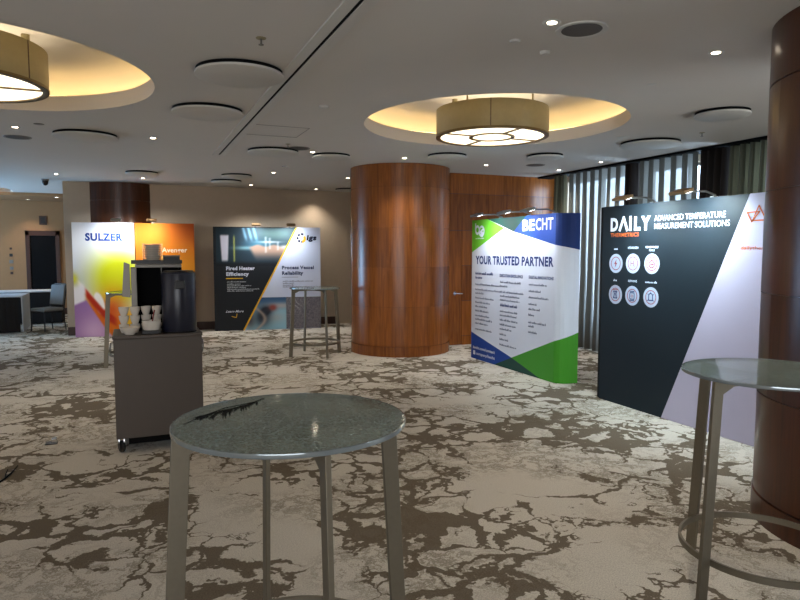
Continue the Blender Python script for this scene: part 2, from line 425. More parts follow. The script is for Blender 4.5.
# ------------------------------------------------------------------ ceiling lamps
def chandelier(label, c):
    R, z0, h = .582, 2.79, .275
    t = thing('chandelier', label, 'ceiling lamp', (c[0], c[1], z0), 0, 'brass drum lamps in the round ceiling recesses')
    bm = new(); lathe(bm, [(R-.012, 0), (R, 0), (R, h), (R-.012, h)], seg=72, closed=True)
    obj('drum_shade', bm, BRONZE, t)
    for a in (math.radians(58), math.radians(148), math.radians(238), math.radians(328)):
        bm = new(); fs = box(bm, R-.001, R+.002, -.004, .004, 0, h)
        bmesh.ops.transform(bm, matrix=Matrix.Rotation(a, 4, 'Z'), verts=bm.verts); obj('seam', bm, DARKW, t)
    bm = new()
    lathe(bm, [(R-.045, -.006), (R+.003, -.006), (R+.003, .014), (R-.045, .014)], seg=72, closed=True)
    lathe(bm, [(.20, -.006), (.240, -.006), (.240, .014), (.20, .014)], seg=48, closed=True)
    for k in range(4):
        m = Matrix.Rotation(k*PI/2, 4, 'Z'); fs = box(bm, .22, R-.02, -.018, .018, -.005, .013)
        bmesh.ops.transform(bm, matrix=m, verts=list({v for f in fs for v in f.verts}))
    obj('frame_ring', bm, mat('dark_brass', (104, 88, 58), .4, .7, .1), t)
    bm = new(); lathe(bm, [(0, .004), (.203, .004), (.203, .010), (0, .010)], seg=48); obj('diffuser', bm, DIFF, t)
    for k in range(4):
        bm = new(); a0 = k*PI/2+.03; a1 = (k+1)*PI/2-.03; pts = []
        for s in range(19): a = a0+(a1-a0)*s/18; pts.append(((R-.03)*math.cos(a), (R-.03)*math.sin(a)))
        for s in range(19): a = a1-(a1-a0)*s/18; pts.append((.229*math.cos(a), .229*math.sin(a)))
        for q in range(18):
            A = [pts[q], pts[q+1], pts[36-q], pts[37-q]]
            prism(bm, A, 'z', .004, .010)
        bmesh.ops.remove_doubles(bm, verts=bm.verts, dist=1e-4)
        obj('diffuser', bm, DIFF, t)
    for k in range(4):
        a = k*PI/2 + math.radians(28); x, y = .47*math.cos(a), .47*math.sin(a)
        bm = new(); tube(bm, [(x, y, .26), (x, y, H+.35-z0-.002)], .009)
        r = obj('rod', bm, BRONZE, t)
        bm = new(); lathe(bm, [(0, H+.28-z0), (.03, H+.28-z0), (.03, H+.349-z0), (0, H+.349-z0)], x, y, 20); obj('canopy', bm, BRONZE, r)
    bm = new(); box(bm, -.47, .47, -.012, .012, .24, .265); box(bm, -.012, .012, -.47, .47, .24, .265); obj('cross_bar', bm, BRONZE, t)
    bm = new(); lathe(bm, [(0, .12), (.06, .12), (.06, .2), (0, .2)], seg=20); obj('bulb', bm, LAMPG, t)
    return t
chandelier('large brass drum lamp with glowing panels above the middle of the room', (3.535, 5.92))
chandelier('brass drum lamp cut by the left edge of the photo', (-1.105, 5.53))

dl = None
DL = [((2.258, 3.131), 'recessed downlight beside the big round ceiling speaker grille'),
      ((3.586, 3.173), 'recessed downlight nearest the dark right column'),
      ((-1.076, 7.882), 'recessed downlight just behind the left drum lamp'),
      ((.283, 8.023), 'recessed downlight left of the end of the ceiling track'),
      ((2.254, 8.331), 'recessed downlight between two ceiling discs in front of the wide wood column'),
      ((2.243, 10.76), 'recessed downlight halfway between the ceiling track end and the back wall'),
      ((2.242, 12.921), 'recessed downlight above the left part of the black and white banner'),
      ((3.644, 13.219), 'recessed downlight against the back wall left of the wide wood column'),
      ((3.628, 11.019), 'recessed downlight beside the left edge of the wide wood column top'),
      ((3.585, 8.363), 'recessed downlight directly above the front of the wide wood column'),
      ((5.014, 8.556), 'recessed downlight in front of the wood panelled wall'),
      ((6.404, 8.623), 'recessed downlight in the corner of the wood wall and curtains'),
      ((6.399, 7.618), 'recessed downlight close above the sheer curtain'),
      ((.253, 12.439), 'recessed downlight in front of the half column on the back wall'),
      ((-1.116, 12.369), 'recessed downlight by the lobby opening beside the dark dome camera'),
      ((-2.22, 17.7), 'recessed downlight left of the lift door in the lobby'),
      ((-1.52, 16.75), 'recessed downlight above the lift door in the lobby')]
for (x, y), lab in DL:
    z = H if y < 16.5 else H-.07
    if dl is None:
        dl = thing('downlight', lab, 'downlight', (x, y, z), 0, 'recessed ceiling downlights')
        bm = new(); lathe(bm, [(.027, -.002), (.050, -.006), (.054, 0), (.027, 0)], seg=24, closed=True); obj('trim_ring', bm, WPAINT, dl)
        bm = new(); lathe(bm, [(0, -.003), (.027, -.003), (.027, -.001), (0, -.001)], seg=24); obj('lens', bm, glow('downlight_lens', (1, .84, .64), 9), dl)
        spot(dl, (0, 0, -.02), (0, 0, -1), 20, (1, .90, .76), 105, .8, .05)
        p = dl
    else: p = dup(dl, (x, y, z), label=lab)
# round ceiling diffusers
DD = [((.77, 4.823), .315, 'round ceiling disc touching the track, nearest the viewer'),
      ((.70, 6.24), .32, 'round ceiling disc touching the track, second from the viewer'),
      ((-.42, 8.06), .335, 'round ceiling disc behind the left lit recess'),
      ((1.75, 8.40), .33, 'pale round ceiling disc just right of the track end'),
      ((2.56, 8.49), .26, 'round ceiling disc left of the wide wood column'),
      ((1.72, 11.3), .26, 'far round ceiling disc above the black and white banner'),
      ((1.68, 12.26), .28, 'farthest round ceiling disc close to the back wall'),
      ((4.01, 7.88), .27, 'round ceiling disc between the middle lamp and the wide wood column'),
      ((5.24, 7.36), .24, 'round ceiling disc between the middle lamp and the curtains'),
      ((5.79, 6.02), .345, 'pale round ceiling disc close in front of the sheer curtain'),
      ((5.15, 4.46), .245, 'round ceiling disc in front of the dark drape near the right column'),
      ((.22, 11.5), .26, 'small far round ceiling disc left of the track end line'),
      ((4.25, 12.95), .26, 'round ceiling disc half hidden by the wide wood column')]
for (x, y), r, lab in DD:
    t = thing('ceiling_disc', lab, 'air diffuser', (x, y, H), 0, 'round air diffuser discs on the ceiling')
    bm = new(); lathe(bm, [(0, -.045), (r-.006, -.045), (r, -.041), (r, -.026), (0, -.026)], seg=56); obj('plate', bm, DISC, t)
    bm = new(); lathe(bm, [(r-.03, -.026), (r-.012, -.026), (r-.008, -.001), (r-.03, -.001)], seg=56, closed=True); obj('shadow_collar', bm, BLACKM, t)

# small ceiling fittings
GRIL = mat('speaker_mesh', (96, 92, 88), .7, .2, .3, 200)
t = thing('ceiling_speaker', 'large round ceiling speaker with grey mesh and pale rim, nearest the viewer', 'speaker', (2.49, 3.16, H))
bm = new(); lathe(bm, [(.118, -.004), (.132, -.010), (.15, -.008), (.152, 0), (.118, 0)], seg=48, closed=True); obj('rim', bm, WPAINT, t)
bm = new(); lathe(bm, [(0, -.004), (.118, -.004), (.118, -.001), (0, -.001)], seg=48); obj('grille', bm, GRIL, t)
for (x, y), lab in (((5.71, 8.27), 'dark round ceiling grille in front of the wood wall'), ((2.01, 8.1), 'dark round ceiling grille right of the pale disc by the track end'), ((-1.147, 8.56), 'dark round ceiling grille behind the left drum lamp')):
    t = thing('ceiling_speaker', lab, 'speaker', (x, y, H))
    bm = new(); lathe(bm, [(.12, -.004), (.14, -.006), (.145, 0), (.12, 0)], seg=36, closed=True); obj('rim', bm, GREY, t)
    bm = new(); lathe(bm, [(0, -.004), (.12, -.004), (.12, -.001), (0, -.001)], seg=36); obj('grille', bm, GRIL, t)
for (x, y), r, h, m, nm, lab, cat in (((2.237, 3.48), .035, .012, WPAINT, 'ceiling_sensor', 'small flat white ceiling sensor left of the speaker grille', 'sensor'),
        ((2.537, 3.589), .033, .02, WPAINT, 'smoke_detector', 'small bright white smoke detector below the speaker grille', 'smoke detector'),
        ((1.647, 5.677), .045, .02, WPAINT, 'smoke_detector', 'white smoke detector left of the middle lit recess', 'smoke detector'),
        ((3.793, 3.949), .035, .006, WPAINT, 'sensor_cover', 'small flat white cover plate on the ceiling right of the middle recess', 'cover plate'),
        ((5.236, 5.87), .07, .006, WPAINT, 'vent_cover', 'flat round cover beside the right rim of the middle recess', 'cover plate'),
        ((2.24, 9.9), .05, .006, GREY, 'vent_cover', 'small grey round cover far along the ceiling left of the wide column', 'cover plate'),
        ((-.823, 7.603), .05, .006, GREY, 'vent_cover', 'small grey round cover beyond the left recess', 'cover plate')):
    bm = new(); lathe(bm, [(0, H-h), (r*.8, H-h), (r, H-h*.5), (r, H-.0005), (0, H-.0005)], x, y, 28); tag(obj(nm, bm, m), lab, cat)
for (x, y), lab in (((.778, 4.043), 'brass sprinkler head on the ceiling in front of the nearest disc'), ((5.85, 5.322), 'dark sprinkler head on the ceiling above the black banner'), ((1.813, 7.83), 'sprinkler head on the ceiling above the pale disc')):
    t = thing('sprinkler', lab, 'sprinkler', (x, y, H))
    bm = new(); lathe(bm, [(0, -.006), (.03, -.004), (.032, 0), (0, 0)], seg=20); obj('rosette', bm, BRONZE, t)
    bm = new(); tube(bm, [(0, 0, -.005), (0, 0, -.04)], .006); lathe(bm, [(0, -.043), (.016, -.043), (.016, -.039), (0, -.039)], seg=16); obj('head', bm, GREY, t)
bm = new(); s = .30
for a, b, c, e in ((-s, s, -s, -s+.006), (-s, s, s-.006, s), (-s, -s+.006, -s, s), (s-.006, s, -s, s)): box(bm, a, b, c, e, -.003, 0)
tag(obj('access_hatch', bm, GREY, None, (1.5, 7.05, H)), 'thin square outline of a flush access hatch right of the track', 'access hatch')
t = thing('dome_camera', 'dark dome camera under the ceiling edge of the lobby opening', 'security camera', (-1.38, 13.3, H))
bm = new(); lathe(bm, [(0, -.03), (.06, -.03), (.065, 0), (0, 0)], seg=24); obj('mount', bm, GREY, t)
bm = new(); lathe(bm, [(0, -.12), (.03, -.11), (.05, -.08), (.055, -.03), (0, -.03)], seg=24); obj('dome', bm, BLACK, t)

# ------------------------------------------------------------------ lettering
def text_mesh(s, bold=0.0, extrude=.0):
    cu = bpy.data.curves.new('text', 'FONT'); cu.body = s; cu.size = 1; cu.offset = bold; cu.resolution_u = 3; cu.space_word = .8; cu.space_character = 1+bold*2.2; cu.extrude = extrude
    o = bpy.data.objects.new('text', cu); C.objects.link(o)
    dg = bpy.context.evaluated_depsgraph_get(); dg.update()
    me = bpy.data.meshes.new_from_object(o.evaluated_get(dg))
    C.objects.unlink(o); bpy.data.objects.remove(o); bpy.data.curves.remove(cu)
    return me
def text_bm(bm, s, u0, u1, v0, v1, y, bold=0.0, mi=0, shear=0, top_caps=True):
    """lettering in the plane y of a banner, fitted to u0..u1, baseline v0, cap height v1-v0"""
    me = text_mesh(s, bold)
    cap = text_mesh('H', bold); ch = max(v.co.y for v in cap.vertices); bpy.data.meshes.remove(cap)
    xs = [v.co.x for v in me.vertices]; a, b = min(xs), max(xs)
    k0 = len(bm.verts); n0 = len(bm.faces)
    bm.from_mesh(me); bm.verts.ensure_lookup_table(); bm.faces.ensure_lookup_table()
    for v in bm.verts[k0:]:
        x, z = v.co.x, v.co.y
        v.co = (u0+(x-a)/(b-a)*(u1-u0)+shear*z/ch*(v1-v0), y, v0+z/ch*(v1-v0))
    for f in bm.faces[n0:]: f.material_index = mi
    bpy.data.meshes.remove(me)
def flat(bm, pts, y, mi=0):
    f = bm.faces.new([bm.verts.new((p[0], y, p[1])) for p in pts]); f.material_index = mi
    return f
def ngon(u, v, r, n=32, ru=None): return [(u+(ru or r)*math.cos(2*PI*i/n), v+r*math.sin(2*PI*i/n)) for i in range(n)]
def ring(bm, u, v, r0, r1, y, a0=0, a1=2*PI, n=28, mi=0):
    for i in range(n):
        t, s = a0+(a1-a0)*i/n, a0+(a1-a0)*(i+1)/n
        flat(bm, [(u+r0*math.cos(t), v+r0*math.sin(t)), (u+r1*math.cos(t), v+r1*math.sin(t)), (u+r1*math.cos(s), v+r1*math.sin(s)), (u+r0*math.cos(s), v+r0*math.sin(s))], y, mi)
def stroke(bm, pts, w_, y, mi=0, close=False):
    q = list(zip(pts, pts[1:])) + ([(pts[-1], pts[0])] if close else [])
    for (a, b), (c, d_) in q:
        dx, dz = c-a, d_-b; l = math.hypot(dx, dz) or 1; nx, nz = -dz/l*w_/2, dx/l*w_/2; ex, ez = dx/l*w_*.3, dz/l*w_*.3
        flat(bm, [(a+nx-ex, b+nz-ez), (a-nx-ex, b-nz-ez), (c-nx+ex, d_-nz+ez), (c+nx+ex, d_+nz+ez)], y, mi)
def words(bm, u0, u1, v, h, y, mi=0, rnd=random):
    u = u0
    while u < u1-.01:
        n = rnd.uniform(.05, .14); e = min(u+n, u1)
        # word shapes of illegible small print: uneven little blocks
        x = u
        while x < e-.004:
            wd = rnd.uniform(.010, .02); hh = h*rnd.choice((.62, .62, .7, 1))
            flat(bm, [(x, v), (min(x+wd*.72, e), v), (min(x+wd*.72, e), v+hh), (x, v+hh)], y, mi); x += wd
        u = e+.010
def print_grid(name, parent, u0, u1, v0, v1, y, fn, nu, nv, m, clip=None):
    bm = new(); lay = bm.verts.layers.float_color.new('print')
    g = [[None]*(nv+1) for _ in range(nu+1)]
    for i in range(nu+1):
        for j in range(nv+1):
            s, t_ = i/nu, j/nv
            v_ = v0+(v1-v0)*t_
            a, b = (u0, u1) if clip is None else clip(v_)
            vt = bm.verts.new((a+(b-a)*s, y, v_)); u_ = vt.co.x
            vt[lay] = (*lin([max(0, min(255, q)) for q in fn(u_, v_)]), 1); g[i][j] = vt
    for i in range(nu):
        for j in range(nv): bm.faces.new((g[i][j], g[i+1][j], g[i+1][j+1], g[i][j+1]))
    return obj(name, bm, m, parent, fix=False)
def mixc(a, b, f): f = max(0, min(1, f)); return tuple(x+(y-x)*f for x, y in zip(a, b))
def gauss(u, v, cu, cv, su, sv): return math.exp(-((u-cu)/su)**2-((v-cv)/sv)**2)
def sm(x, a, b):
    t_ = max(0, min(1, (x-a)/(b-a))); return t_*t_*(3-2*t_)

def line(parent, name, m, txt, u0, u1, v0, v1, bold=0, y=-.003, shear=0):
    bm = new(); text_bm(bm, txt, u0, u1, v0, v1, y, bold, 0, shear); return obj(name, bm, m, parent)
def print_lines(parent, name, m, u, rows, h=.028, y=-.003):
    for v, e in rows: bm = new(); words(bm, u, e, v, h, y); obj(name, bm, m, parent)

def lamp_arm(root, u, H_, power, reach=.34, col=(.86, .93, 1), wid=.17, aimv=1.35, tiltu=0, head=None):
    bm = new(); tube(bm, [(u, .10, H_-.06), (u, .06, H_+.02), (u, -.05, H_+.05), (u, -reach+.04, H_+.04)], .009, 8)
    box(bm, u-.02, u+.02, .02, .07, H_-.05, H_+.012)
    a = obj('lamp_arm', bm, GREY, root)
    bm = new(); prism(bm, [(-reach-.05, H_+.005), (-reach+.06, H_+.04), (-reach+.055, H_+.068), (-reach-.055, H_+.033)], 'x', u-wid/2, u+wid/2)
    hd = obj('lamp_head', bm, head or GREY, a, bevel=.004)
    bm = new(); prism(bm, [(-reach-.01, H_+.0165), (-reach+.05, H_+.0365), (-reach+.051, H_+.0335), (-reach-.009, H_+.0135)], 'x', u-wid/2+.012, u+wid/2-.012)
    obj('lamp_lens', bm, SPOTG, a)
    l = bpy.data.lights.new('banner_light', 'AREA'); l.shape = 'RECTANGLE'; l.size = wid-.03; l.size_y = .07; l.energy = power; l.color = col; l.spread = math.radians(150)
    o = bpy.data.objects.new('banner_light', l); C.objects.link(o); o.parent = root; o.location = (u, -reach+.01, H_-.004)
    o.rotation_euler = (Vector((u+tiltu, 0, aimv+.25))-Vector(o.location)).to_track_quat('-Z', 'X').to_euler()

def banner_body(root, W, Hh, m_side, depth=.28, ends=True):
    bm = new(); pts = [(0, .006), (W, .006), (W+.09, .05), (W+.15, .12), (W+.16, depth), (-.16, depth), (-.15, .12), (-.09, .05)] if ends else [(0, .006), (W, .006), (W, depth), (0, depth)]
    prism(bm, pts, 'z', 0.004, Hh)
    return obj('body', bm, m_side, root)

# ---- black DAILY banner
PW = print_mat('print_white', (206, 211, 224)); PHEAD = print_mat('print_soft_white', (188, 194, 206)); PICON = print_mat('print_icon_white', (172, 180, 200)); PL = print_mat('print_lavender_white', (178, 171, 192)); PK = print_mat('print_black', (19, 29, 36))
PO = print_mat('print_orange', (206, 96, 40)); PNAVY = print_mat('print_navy', (36, 52, 104)); PBLUE = print_mat('print_blue', (24, 62, 140))
PGREEN = print_mat('print_green', (96, 172, 42)); PDG = print_mat('print_dark_green', (22, 62, 52)); PGR = print_mat('print_grey', (96, 102, 124))
PY = print_mat('print_yellow', (232, 178, 40)); PMAR = print_mat('print_maroon', (150, 60, 70))
WD, HD = 2.35, 2.065
t = thing('display_banner', 'large black and pale lavender exhibition banner with round icons beside the right column', 'banner', (4.655, 5.486, 0), -PI/2)
banner_body(t, WD, HD, BLACKM)
bm = new(); dg = lambda v: .885+(v/HD)*(1.752-.885)
flat(bm, [(-.002, .004), (dg(0), .004), (dg(HD), HD), (-.002, HD)], 0, 0)
flat(bm, [(dg(0), .004), (WD, .004), (WD, HD), (dg(HD), HD)], 0, 1)
obj('fabric_panel', bm, [PK, PL], t)
bm = new()
# DAILY with a bar-less A
text_bm(bm, 'D', .122, .232, 1.812, 1.942, -.003, .05)
stroke(bm, [(.258, 1.812), (.312, 1.94), (.366, 1.812)], .032, -.003)
stroke(bm, [(.41, 1.812), (.41, 1.942)], .03, -.003)
text_bm(bm, 'L', .462, .548, 1.812, 1.942, -.003, .05)
text_bm(bm, 'Y', .555, .68, 1.812, 1.942, -.003, .05)
o = obj('logo_lettering', bm, PW, t); o['label'] = 'white logo lettering'
bm = new(); text_bm(bm, 'THERMETRICS', .126, .531, 1.746, 1.784, -.003, .02); obj('logo_subline', bm, PO, t)
bm = new(); text_bm(bm, 'ADVANCED TEMPERATURE', .728, 1.53, 1.887, 1.938, -.003, .006); obj('headline', bm, PHEAD, t); bm = new(); text_bm(bm, 'MEASUREMENT SOLUTIONS', .731, 1.573, 1.811, 1.863, -.003, .006)
obj('headline', bm, PHEAD, t)
bm = new(); ic = [(.213, 1.471), (.458, 1.475), (.712, 1.477), (.217, 1.148), (.46, 1.15), (.711, 1.151)]
for k, (u, v) in enumerate(ic):
    bm = new(); flat(bm, ngon(u, v, .099), -.0015, 0); ring(bm, u, v, .062, .070, -.003, mi=1)
    if k == 0: flat(bm, [(u+.012, v+.045), (u-.024, v-.006), (u-.004, v-.004), (u-.012, v-.045), (u+.024, v+.008), (u+.004, v+.006)], -.004, 1)
    if k == 1: text_bm(bm, 'H', u-.03, u+.014, v-.028, v+.03, -.004, .0, 1); text_bm(bm, '2', u+.02, u+.036, v-.036, v-.010, -.004, 0, 1)
    if k == 2: ring(bm, u, v-.005, .030, .040, -.004, PI*.9, PI*2.1, mi=1); stroke(bm, [(u-.034, v+.004), (u, v+.036), (u+.036, v+.004)], .010, -.004, 1); stroke(bm, [(u-.02, v-.012), (u+.024, v-.004)], .010, -.004, 1)
    if k == 3: stroke(bm, [(u-.026, v+.034), (u+.026, v+.034), (u+.012, v+.008), (u+.026, v-.036), (u-.026, v-.036), (u-.012, v+.008)], .010, -.004, 2, True); stroke(bm, [(u, v+.034), (u, v-.036)], .009, -.004, 2); stroke(bm, [(u-.03, v+.05), (u+.03, v+.05)], .008, -.004, 1)
    if k == 4: [stroke(bm, [(u-.03, v+q), (u+.03, v+q)], .010, -.004, 2) for q in (.045, .03, -.034, -.048)]; stroke(bm, [(u-.03, v+.02), (u-.03, v-.026)], .010, -.004, 2); stroke(bm, [(u+.03, v+.02), (u+.03, v-.026)], .010, -.004, 2); ring(bm, u, v-.003, .009, .015, -.004, n=14, mi=1)
    if k == 5: ring(bm, u, v+.012, .020, .030, -.004, 0, PI, mi=2); stroke(bm, [(u-.025, v+.012), (u-.025, v-.03), (u+.025, v-.03), (u+.025, v+.012)], .010, -.004, 2); [stroke(bm, [(u+a*.038, v+b*.038), (u+a*.052, v+b*.052)], .007, -.004, 2) for a, b in ((0, 1), (-.75, .6), (.75, .6), (-.8, -.7), (.8, -.7))]
    obj('icon_disc', bm, [PICON, PMAR, PNAVY], t)
for a_ in (('HYDROGEN', .386, .526, 1.622, 1.644), ('RENEWABLE', .628, .79, 1.628, 1.648), ('FUELS', .674, .744, 1.598, 1.618), ('REFINING', .40, .522, 1.288, 1.309)): line(t, 'icon_caption', PW, *a_, .02)
for u_, v_, e_ in ((.184, 1.613, .238), (.184, 1.288, .238), (.634, 1.288, .784)): print_lines(t, 'icon_caption', PW, u_, [(v_, e_)], .02)
bm = new(); stroke(bm, [(1.839, 1.965), (1.784, 1.846), (1.907, 1.846)], .011, -.003, 0, True); stroke(bm, [(1.735, 1.913), (1.845, 1.915), (1.779, 1.835)], .011, -.003, 0, True)
stroke(bm, [(1.93, 1.913), (2.04, 1.915), (1.975, 1.835)], .011, -.003, 0, True)
obj('triangle_emblem', bm, PO, t)
bm = new(); text_bm(bm, 'dailythermetrics.com', 1.687, 2.2, 1.612, 1.64, -.003, .0); obj('web_address', bm, PO, t)
TAN = mat('tan_lamp_housing', (150, 122, 84), .5, .3, .08)
lamp_arm(t, .66, HD, 7, head=TAN, col=(.72, .92, 1)); lamp_arm(t, 1.36, HD, 7, head=TAN, col=(.72, .92, 1))

# ---- BECHT banner
WB, HB = 2.022, 2.05
t = thing('display_banner', 'white, blue and green exhibition banner with end cap in front of the wood wall', 'banner', (4.69, 8.379, 0), -PI/2)
bm = new(); prism(bm, [(0, .006), (WB, .006), (WB+.088, .09), (WB+.12, .21), (WB+.12, .26), (-.12, .26), (-.12, .21), (-.088, .09)], 'z', .004, HB-.001); obj('body', bm, BLACKM, t)
bm = new()
flat(bm, [(0, 1.585), (.88, 1.91), (.438, HB), (0, HB)], 0, 1)                                  # green, top left
flat(bm, [(.438, HB), (1.111, 1.857), (1.40, HB)], 0, 2)
flat(bm, [(1.40, HB), (1.111, 1.857), (WB, 1.672), (WB, HB)], 0, 3)
flat(bm, [(0, 0.004), (.652, 0.004), (1.095, .168), (0, .393)][0:1]+[(.652, .004), (1.095, .168), (0, .393)], 0, 3)
flat(bm, [(.652, .004), (1.753, .004), (1.095, .168)], 0, 2)
flat(bm, [(1.753, .004), (WB, .004), (WB, .512), (1.095, .168)], 0, 4)
flat(bm, [(0, .393), (1.095, .168), (WB, .512), (WB, 1.672), (1.111, 1.857), (.438, HB), (.88, 1.91), (0, 1.585)], .0008, 0)
PG2 = print_mat('print_grass_green', (64, 140, 36))
obj('fabric_panel', bm, [PW, PGREEN, PDG, PBLUE, PG2], t)
def cap_strip(bm, path, bands):
    L_ = [0]
    for a, b in zip(path, path[1:]): L_.append(L_[-1]+math.hypot(b[0]-a[0], b[1]-a[1]))
    for k in range(len(path)-1):
        s0, s1 = L_[k]/L_[-1], L_[k+1]/L_[-1]
        for (za0, za1, zb0, zb1, mi) in bands:
            q = [(path[k], za0+(za1-za0)*s0), (path[k+1], za0+(za1-za0)*s1), (path[k+1], zb0+(zb1-zb0)*s1), (path[k], zb0+(zb1-zb0)*s0)]
            f = bm.faces.new([bm.verts.new((p[0], p[1], z)) for p, z in q]); f.material_index = mi
path = [(WB, 0), (WB+.03, .012), (WB+.065, .04), (WB+.092, .08), (WB+.112, .13), (WB+.124, .19), (WB+.126, .262)]
bm = new(); cap_strip(bm, path, [(.004, .004, .512, .62, 1), (.512, .62, 1.672, 1.614, 0), (1.672, 1.614, HB, HB, 2)])
o = obj('end_cap', bm, [PW, PG2, print_mat('print_deep_blue', (16, 44, 104))], t); o['label'] = 'rounded end of the banner'
path = [(-p[0]+WB, p[1]) for p in path][::-1]
bm = new(); cap_strip(bm, path, [(.004, .004, .50, .393, 2), (.50, .393, 1.5, 1.585, 0), (1.5, 1.585, HB, HB, 1)]); obj('end_cap', bm, [PW, PGREEN, PBLUE], t)
bm = new(); text_bm(bm, 'BE', 1.322, 1.59, 1.863, 2.0, -.003, .035); text_bm(bm, 'CHT', 1.615, 1.975, 1.863, 2.003, -.003, .02); obj('logo_lettering', bm, PW, t)
bm = new(); ring(bm, .155, 1.905, .036, .07, -.003); stroke(bm, [(.10, 1.9), (.10, 1.995)], .03, -.003); ring(bm, .275, 1.885, .052, .082, -.003); stroke(bm, [(.235, 1.87), (.33, 1.92)], .03, -.003); flat(bm, ngon(.29, 1.84, .04, 20), -.004); obj('round_emblem', bm, PW, t)
print_lines(t, 'small_print_line', PW, .10, [(1.775, .34)], .018)
bm = new(); text_bm(bm, 'YOUR TRUSTED PARTNER', .108, 1.995, 1.415, 1.530, -.003, .04); obj('headline', bm, PNAVY, t)
line(t, 'column_heading', PNAVY, 'EXECUTION EXCELLENCE', .782, 1.346, 1.247, 1.285, .03); line(t, 'column_heading', PNAVY, 'DIGITAL INNOVATIONS', 1.482, 2.0, 1.250, 1.288, .035)
for u_, v_, e_ in ((.106, 1.256, .607), (.106, 1.196, .30), (.80, .842, 1.22)): print_lines(t, 'column_heading', PNAVY, u_, [(v_, e_)], .042)
for u, rows in ((.108, [(1.115, .70), (1.04, .70), (.985, .25), (.915, .53), (.85, .42), (.79, .34), (.725, .38), (.655, .40), (.60, .48), (.54, .36), (.455, .47)]),
                (.795, [(1.175, .50), (1.12, .18), (1.04, .57), (.985, .48), (.93, .48), (.775, .44), (.72, .42), (.655, .44), (.59, .40), (.53, .30), (.455, .17), (.385, .22), (.31, .42)]),
                (1.484, [(1.175, .38), (1.09, .26), (1.01, .42), (.925, .18), (.86, .25), (.785, .13), (.69, .38), (.64, .12), (.565, .19)])):
    print_lines(t, 'small_print_line', PGR, u, [(v-.012, u+l) for v, l in rows])
line(t, 'contact_line', PW, 'becht.com/contact', .054, .672, .155, .195, .02); line(t, 'contact_line', PW, 'company/becht', .14, .674, .072, .112, .02)
bm = new(); flat(bm, [(.06, .065), (.12, .065), (.12, .125), (.06, .125)], -.003); obj('link_symbol', bm, PW, t)
for u, e in ((.72, 2.8), (1.40, 2.8), (1.93, .8)): lamp_arm(t, u, HB, e)

# ---- IGS banner
WI, HI = 2.122, 2.08
rz = math.atan2(12.856-13.144, 3.622-1.52)
t = thing('display_banner', 'black and white exhibition banner with gold diagonal against the back wall', 'banner', (1.52, 13.144, 0), rz)
banner_body(t, WI, HI, BLACKM, .22, False)
dI = lambda v: .561+(v/2.05)*(1.625-.561)
bm = new(); flat(bm, [(0, .004), (dI(0), .004), (dI(HI), HI), (0, HI)], 0, 0); flat(bm, [(dI(0), .004), (WI, .004), (WI, HI), (dI(HI), HI)], 0, 1)
obj('fabric_panel', bm, [print_mat('print_charcoal', (30, 33, 38)), print_mat('print_cool_white', (206, 212, 232))], t)
bm = new(); stroke(bm, [(dI(.012), .012), (dI(HI-.01), HI-.01)], .03, -.004); obj('gold_line', bm, PY, t); bm = new(); stroke(bm, [(.236, 1.052), (.556, 1.052)], .018, -.004); obj('gold_line', bm, PY, t)
ATT = attr_mat('printed_photograph')
def plant(u, v):
    c = (40, 56, 66)
    c = mixc(c, (96, 122, 120), gauss(u, v, 1.2, 1.95, .35, .15))
    for k, cu in enumerate((.62, .72, .82)):
        c = mixc(c, (130, 180, 205), .7*math.exp(-((u-cu-.25*(1.9-v))/.028)**2)*sm(v, 1.75, 1.9))
    c = mixc(c, (150, 185, 190), .8*gauss(u, v, .62, 1.66, .22, .035))
    c = mixc(c, (70, 150, 180), .5*gauss(u, v, .9, 1.72, .3, .1))
    c = mixc(c, (178, 142, 122), .95*sm(u-.45*(1.75-v)-.1, .52, .62)*sm(1.73-.02*math.sin(u*20)-v, 0, .05)*sm(v, 1.36, 1.64))
    for cu, a, b in ((1.02, 1.55, 1.9), (1.10, 1.62, 1.88), (1.26, 1.6, 1.8)):
        c = mixc(c, (220, 228, 228), .5*math.exp(-((u-cu)/.02)**2)*sm(v, a, a+.03)*sm(b-v, 0, .03))
    c = mixc(c, (216, 220, 220), .8*gauss(u, v, 1.1, 1.78, .2, .02))
    c = mixc(c, (210, 208, 204), .7*gauss(u, v, 1.38, 1.68, .09, .04))
    sh = sm(u, .12+.05*(1.9-v), .15+.05*(1.9-v))*sm(.31-.04*(1.9-v)-u, 0, .03)*sm(v, 1.36, 1.44)*sm(1.94-v, 0, .05)
    c = mixc(c, (214, 212, 226), sh)
    c = mixc(c, (186, 190, 90), .9*math.exp(-((u-.40)/.014)**2)*sm(v, 1.36, 1.4)*sm(1.95-v, 0, .1))
    c = mixc(c, (30, 33, 38), 1-sm(v, 1.32, 1.42))
    return c
print_grid('photo_print', t, .05, 1.6, 1.3, 2.06, -.0015, plant, 90, 44, ATT, clip=lambda v: (.05, dI(v)-.012))
